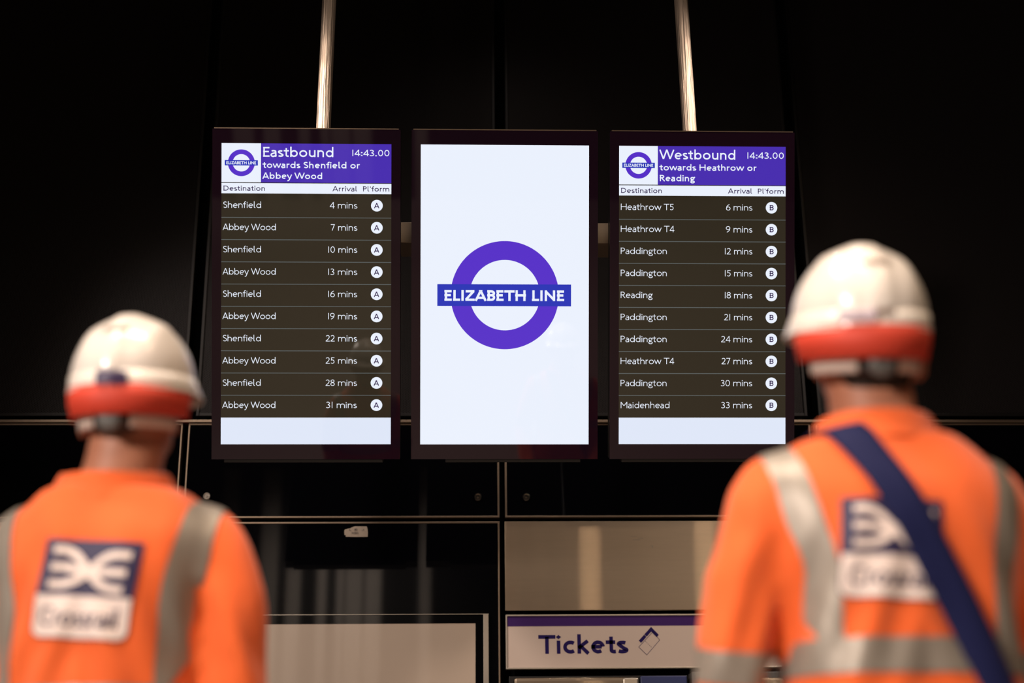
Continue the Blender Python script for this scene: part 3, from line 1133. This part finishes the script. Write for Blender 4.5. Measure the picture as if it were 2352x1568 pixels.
    for s in (-1, 1):
        er = []
        for k, (yy, h_, t_) in enumerate(((.016, .012, .004), (.010, .022, .006), (.000, .029, .007), (-.010, .031, .007), (-.018, .027, .006), (-.022, .016, .004))):
            er.append([Vector((s*(.078+.006*k*.45+t_*math.cos(a_)*.9), .012+yy, 1.575+dz+h_*math.sin(a_))) for a_ in [2*PI*m_/14 for m_ in range(14)]])
        rings_mesh(b2, er)
    for v in b2.verts:
        v.co = HT @ v.co
    merge(bm, b2)
    # neck and trunk
    tube(bm, [(0, -.01, 1.38+dz), (0, -.012, 1.44+dz), (nx*.7, -.004, 1.50+dz), (nx, .004, 1.56+dz), (nx, .008, 1.60+dz)], [.080, .071, .068, .068, .062], 24)
    rings_mesh(bm, [sell(a*sx, f, b, 2.3, 32, (0, -.004, z)) for z, a, f, b in ((.86, .15, .095, .09), (.98, .15, .10, .09), (1.15, .16, .10, .095), (1.30, .165, .10, .10), (1.38, .13, .08, .085), (1.42, .08, .06, .065))])
    for s, sp in zip((-1, 1), arms):
        tube(bm, [p[:3] for p in sp]+[(s*(.185*sx), .235, .80)], [max(.028, p[3]*.62) for p in sp]+[.024], 16)
        wp = Vector((s*.185*sx, .225, .81))
        hd = Vector((-s*.10, .55, -.83)).normalized()
        side = Vector((0, .83, .55)).normalized()
        pal = [wp+hd*t for t in (0, .03, .06, .09)]
        rr = []
        for p, (w2, t2) in zip(pal, ((.026, .018), (.036, .017), (.041, .015), (.040, .012))):
            nx = hd.cross(side).normalized()
            rr.append([p+side*math.cos(2*PI*k/16)*w2+nx*math.sin(2*PI*k/16)*t2 for k in range(16)])
        rings_mesh(bm, rr)
        nx = hd.cross(side).normalized()*(-s)
        for k, (off, ln) in enumerate(((.031, .066), (.0105, .076), (-.0105, .071), (-.031, .056))):
            b0 = wp+hd*.075+side*off
            fp = [b0, b0+hd*(ln*.5+.01), b0+hd*(ln*.85)-nx*.010, b0+hd*(ln*1.05)-nx*.028]
            tube(bm, fp, [.0095, .009, .0085, .007], 10)
        b0 = wp+hd*.025+side*.028
        tube(bm, [b0, b0+hd*.025+side*.024-nx*.004, b0+hd*.055+side*.030-nx*.014, b0+hd*.075+side*.024-nx*.022], [.013, .0115, .0105, .008], 10)
    for s in (-1, 1):
        tube(bm, [(s*.075, -.002, .90), (s*.095, 0, .75), (s*.10, .005, .48), (s*.10, -.008, .30), (s*.10, -.005, .10), (s*.10, 0, .06)], [.085, .078, .055, .050, .036, .036], 18)
        tube(bm, [(s*.10, -.02, .065), (s*.103, .06, .055), (s*.106, .16, .04)], [.036, .038, .025], 14, .8)
    bme = remesh(bm, .0065, 4, .5)
    obj_me('body', bme, skin, root, smooth=True)
    # ---- face
    for s in (-1, 1):
        b3 = bmesh.new()
        bmesh.ops.create_uvsphere(b3, u_segments=16, v_segments=10, radius=.0115)
        for v in b3.verts:
            v.co = HT @ (v.co+Vector((s*.031, .0965, 1.622+dz)))
        ey = obj('eye', b3, eye_w, root, smooth=True)
        b3 = bmesh.new()
        bmesh.ops.create_uvsphere(b3, u_segments=12, v_segments=8, radius=.0058)
        for v in b3.verts:
            v.co = HT @ (Vector((v.co.x, v.co.y*.4, v.co.z))+Vector((s*.031, .1075, 1.622+dz)))
        obj('iris', b3, eye_d, ey, smooth=True)
        b3 = bmesh.new()
        tube(b3, [HT @ Vector((s*.016, .112, 1.640+dz)), HT @ Vector((s*.032, .109, 1.645+dz)), HT @ Vector((s*.050, .098, 1.640+dz))], [.003, .004, .0025], 8)
        obj('eyebrow', b3, hair, root, smooth=True)
    b3 = bmesh.new()
    tube(b3, [HT @ Vector((-.024, .105, 1.546+dz)), HT @ Vector((0, .114, 1.545+dz)), HT @ Vector((.024, .105, 1.546+dz))], [.003, .007, .003], 10)
    obj('mouth', b3, lips, root, smooth=True)
    # ---- hair below the helmet: a close cap round the back of the head
    bm = bmesh.new()
    low = 1.512 if hair_long else 1.545
    a0, a1 = R(-184), R(4)
    prh = [(.0790, .1, .0925, 1.660+dz, .012), (.0790, .1, .0925, 1.60+dz, .012), (.0765, .1, .0860, 1.565+dz, .012), (.0700, .1, .0780, low+dz, .012), (.060, .1, .066, low+dz, .012), (.060, .1, .066, 1.660+dz, .012)]
    arc_band(bm, prh, a0, a1, 36)
    for v in bm.verts:      # the hair line climbs from the nape to the ears
        sn = min(1, abs(v.co.y-.012)/max(.001, math.hypot(v.co.x, v.co.y-.012)))
        if v.co.z < 1.62+dz:
            v.co.z += (1.62+dz-v.co.z)*.85*min(1, max(0, (1-sn)/(.75 if hair_long else .5)))**1.4
        v.co = HT @ v.co
    bmesh.ops.recalc_face_normals(bm, faces=bm.faces[:])
    hm = remesh(bm, .004, 2)
    obj_me('hair', hm, hair, root, smooth=True, label='short dark hair')

    # ---- hard hat
    hz = 1.650+dz
    hy = .012
    hat = Matrix.Translation((hx, hy, hz))
    bm = bmesh.new()
    NA, NT = 96, 26
    HH = .121
    e = 1.92

    def shell(t, ph, off=0):
        drop = max(0, t-1)*.12
        if t > 1:
            off += .004
            t = 1
        al = t*PI/2
        c_, s_ = math.cos(ph), math.sin(ph)
        rr = math.sin(al)**(2/e)
        zz = math.cos(al)**(2/e)
        ax_, by = .1075, (.130 if s_ > 0 else .126)
        x, y, z = ax_*c_*rr, by*s_*rr, HH*zz
        # centre ridge front to back, vented rear channel and side panels
        bump = .0045*math.exp(-(x/.020)**4)*min(1, 3*t+.2)
        if s_ < 0:
            bump += .003*math.exp(-((abs(x)-.062)/.014)**2)*math.sin(PI*min(1, t*1.05))
        sc = 1+(bump+off)/.12
        x *= sc
        y *= sc
        z *= 1+(bump+off)/.12
        z -= drop
        return Vector((x, y, z))
    rings = []
    for i in range(1, NT+1):
        t = i/NT
        rings.append([shell(t, 2*PI*k/NA) for k in range(NA)])
    # vertical skirt, flare and lip
    for (dz_, dr) in ((.003, .0022), (-.012, .0030), (-.022, .0042), (-.0245, .0050), (-.027, .0042), (-.0265, .0020), (-.02, -.0005), (.0, -.002)):
        rg = []
        for k in range(NA):
            ph = 2*PI*k/NA
            c_, s_ = math.cos(ph), math.sin(ph)
            pk = max(0, (s_-.10)/.90)**.8 if s_ > .10 else 0
            by = .130 if s_ > 0 else .126
            ext = pk*.028*min(1, max(0, (-dz_+.004)/.022)) if dr > .0005 else pk*.016
            L_ = math.hypot(.1075*c_, by*s_)
            ux, uy = .1075*c_/L_, by*s_/L_
            rg.append(Vector((.1075*c_+ux*(dr+ext*.8), by*s_+uy*(dr+ext), dz_-.008*pk)))
        rings.append(rg)
    vs = [[bm.verts.new(p) for p in r] for r in rings]
    tp_ = bm.verts.new(Vector((0, 0, HH*(1+.001))))
    for k in range(NA):
        bm.faces.new((tp_, vs[0][k], vs[0][(k+1) % NA]))
    for a, b in zip(vs, vs[1:]):
        for k in range(NA):
            bm.faces.new((a[k], b[k], b[(k+1) % NA], a[(k+1) % NA]))
    HM = HT @ hat
    for v in bm.verts:
        v.co = HM @ v.co
    bmesh.ops.recalc_face_normals(bm, faces=bm.faces[:])
    ht = obj('hard_hat', bm, white_shell, root, smooth=True, label='white hard hat with a short peak')

    def onshell(name, u0, u1, t0, t1, off, m, lab=None, th=.002):
        # small curved tile lying on the back of the shell; u = metres along x, t = shell parameter
        b3 = bmesh.new()
        n1, n2 = 12, 6
        g = []
        for i in range(n1+1):
            rw = []
            u = u0+(u1-u0)*i/n1
            for j in range(n2+1):
                t = t0+(t1-t0)*j/n2
                rr = math.sin(t*PI/2)**(2/e)
                c_ = max(-1, min(1, u/(.1075*rr)))
                ph = -math.acos(c_)
                rw.append(b3.verts.new(HM @ shell(t, ph, off)))
            g.append(rw)
        for i in range(n1):
            for j in range(n2):
                b3.faces.new((g[i][j], g[i+1][j], g[i+1][j+1], g[i][j+1]))
        bmesh.ops.recalc_face_normals(b3, faces=b3.faces[:])
        o_ = obj(name, b3, m, ht, smooth=True, label=lab)
        return o_
    onshell('vent', -.022, .022, .52, .57, .0022, vent_mat, 'vent slot at the crown, its shade given by colour')
    if sticker:
        onshell('sticker', -.018, .032, .99, 1.19, .0035, navy_sticker, 'small navy sticker over the rear rim')
    else:
        onshell('sticker', -.062, -.014, .98, 1.13, .0035, lilac_sticker, 'faded lilac sticker over the rear rim')
    # red band hanging from the rim
    bm = bmesh.new()
    pr = [(.1110, .130, .1315, -.020, 0), (.1095, .127, .1320, -.045, 0), (.1035, .118, .1275, -.073, 0), (.1015, .116, .1255, -.073, 0), (.1070, .124, .1295, -.045, 0), (.1085, .127, .1290, -.020, 0)]
    arc_band(bm, pr, R(-178), R(-2), 48, xf=HM)
    bmesh.ops.recalc_face_normals(bm, faces=bm.faces[:])
    obj('rain_flap', bm, red_band, ht, smooth=True, label='orange-red band under the rear rim')
    # head band with its ratchet knob
    for a0, a1 in ((-168, -112), (-70, -14)):
        bm = bmesh.new()
        pr = [(.094, .11, .113, -.064, 0), (.090, .11, .108, -.094, 0), (.087, .11, .105, -.094, 0), (.091, .11, .110, -.064, 0)]
        arc_band(bm, pr, R(a0), R(a1), 20, xf=HM)
        bmesh.ops.recalc_face_normals(bm, faces=bm.faces[:])
        obj('head_band', bm, strap_white, ht, smooth=True, label='white harness strap')
    bm = bmesh.new()
    arc_band(bm, [(.090, .11, .110, -.062, 0), (.086, .11, .106, -.098, 0), (.083, .11, .103, -.098, 0), (.087, .11, .107, -.062, 0)], R(-114), R(-66), 12, xf=HM)
    bmesh.ops.recalc_face_normals(bm, faces=bm.faces[:])
    obj('knob_plate', bm, dark_plastic, ht, smooth=True, label='black plate behind the knob')
    bm = bmesh.new()
    rg = []
    for r_, y_ in ((.020, -.104), (.0215, -.110), (.0215, -.118), (.019, -.122), (.004, -.122)):
        rg.append([HM @ Vector((r_*(1+.03*(k % 2))*math.cos(2*PI*k/28), y_, -.081+r_*(1+.03*(k % 2))*math.sin(2*PI*k/28))) for k in range(28)])
    rings_mesh(bm, rg)
    bmesh.ops.recalc_face_normals(bm, faces=bm.faces[:])
    obj('ratchet_knob', bm, grey_plastic, ht, smooth=True, label='grey ratchet knob')

    # ---- trousers and boots (below the picture)
    bm = bmesh.new()
    rings_mesh(bm, [sell(a*sx, f, b, 2.3, 32, (0, -.002, z)) for z, a, f, b in ((.78, .175, .115, .115), (.86, .178, .118, .118), (.93, .17, .11, .11), (.98, .165, .108, .105))])
    for s in (-1, 1):
        tube(bm, [(s*.085, -.002, .86), (s*.098, 0, .72), (s*.102, .005, .48), (s*.102, -.006, .28), (s*.102, -.004, .10)], [.092, .092, .076, .072, .066], 24)
    tr = remesh(bm, .010, 5)
    obj_me('trousers', tr, trouser, root, smooth=True)
    for s in (-1, 1):
        bm = bmesh.new()
        rings_mesh(bm, [sell(a, f, b, 2.4, 24, (s*.103, y, z)) for z, a, f, b, y in ((.0, .050, .175, .085, .0), (.03, .050, .175, .085, .0), (.045, .048, .165, .080, .0), (.075, .046, .13, .072, .0), (.10, .046, .075, .066, .0), (.16, .048, .055, .060, .0), (.20, .050, .055, .060, .0))])
        obj('boot', bm, boot, root, smooth=True)
    return root, tv, arms


pL, bvL, aL = person((-.608, 2.5, 0), R(-6), 'worker in orange jacket facing the Eastbound board, helmet sticker navy, no strap', R(-1), R(9), dz=-.003, sx=1.0, armout=(.0, .0), seed=1.7, patch_rot=-4, patch_c=(.007, 1.252), tape_z=1.074, patch_w=.164, cw=1.07, hx=.003, nx=.010, cx=-.008, cz=1.457)
pR, bvR, aR = person((.664, 2.2, 0), R(4), 'worker in orange jacket with a blue strap across the back, facing the Westbound board', R(-3), R(14), dz=.012, sx=1.03, armout=(.018, .012), hair_long=True, seed=5.2, patch_rot=-3, patch_c=(-.040, 1.260), tape_z=1.108, patch_w=.150, sticker=False, cz=1.455, ct=-2, hx=-.012, bw=.042, b0=.136)

# ------------------------------------------------------------------ shoulder bag worn by the right-hand worker
bag = empty('shoulder_bag', (.664, 2.2, .75), R(4))
tag(bag, 'navy blue shoulder bag strap slung diagonally over an orange jacket', 'bag')
bm = bmesh.new()
S0 = Vector((-.002, 0, 1.442))
H0 = Vector((.262, 0, .88))
u = (H0-S0).normalized()
wd = Vector((-u.z, 0, u.x))
ctr = (S0+H0)/2
ctr.x = .06
rows_ = []
n = 96
for i in range(n+1):
    th = 2*PI*i/n
    d = -u*math.cos(th)+Vector((0, -1, 0))*math.sin(th)
    rw = []
    for j in range(5):
        o_ = ctr+wd*((j/4-.5)*.057)
        h = bvR.ray_cast(o_+d*1.0, -d)
        if h[0] is None or h[0].z < .80:
            rw.append(None)
        else:
            rw.append(h[0]+d*.004+h[1]*.006)
    rows_.append(rw)
off = Vector((0, 0, -.75))
for a, b in zip(rows_, rows_[1:]):
    if None in a or None in b or max((p-q_).length for p, q_ in zip(a, b)) > .14:
        continue
    va = [bm.verts.new(p+off) for p in a]
    vb = [bm.verts.new(p+off) for p in b]
    for j in range(4):
        bm.faces.new((va[j], va[j+1], vb[j+1], vb[j]))
bmesh.ops.remove_doubles(bm, verts=bm.verts[:], dist=1e-5)
st = obj('strap', bm, navy, bag, smooth=True, label='wide navy webbing strap')
md = st.modifiers.new('thick', 'SOLIDIFY')
md.thickness = .003
md.offset = 1
bm = bmesh.new()
box(bm, .215, .300, -.17, .07, -.16, .10, bev=.02)
obj('bag_body', bm, navy, bag)
bm = bmesh.new()
box(bm, .297, .307, -.16, .06, -.10, .102, bev=.004)
obj('flap', bm, navy, bag)
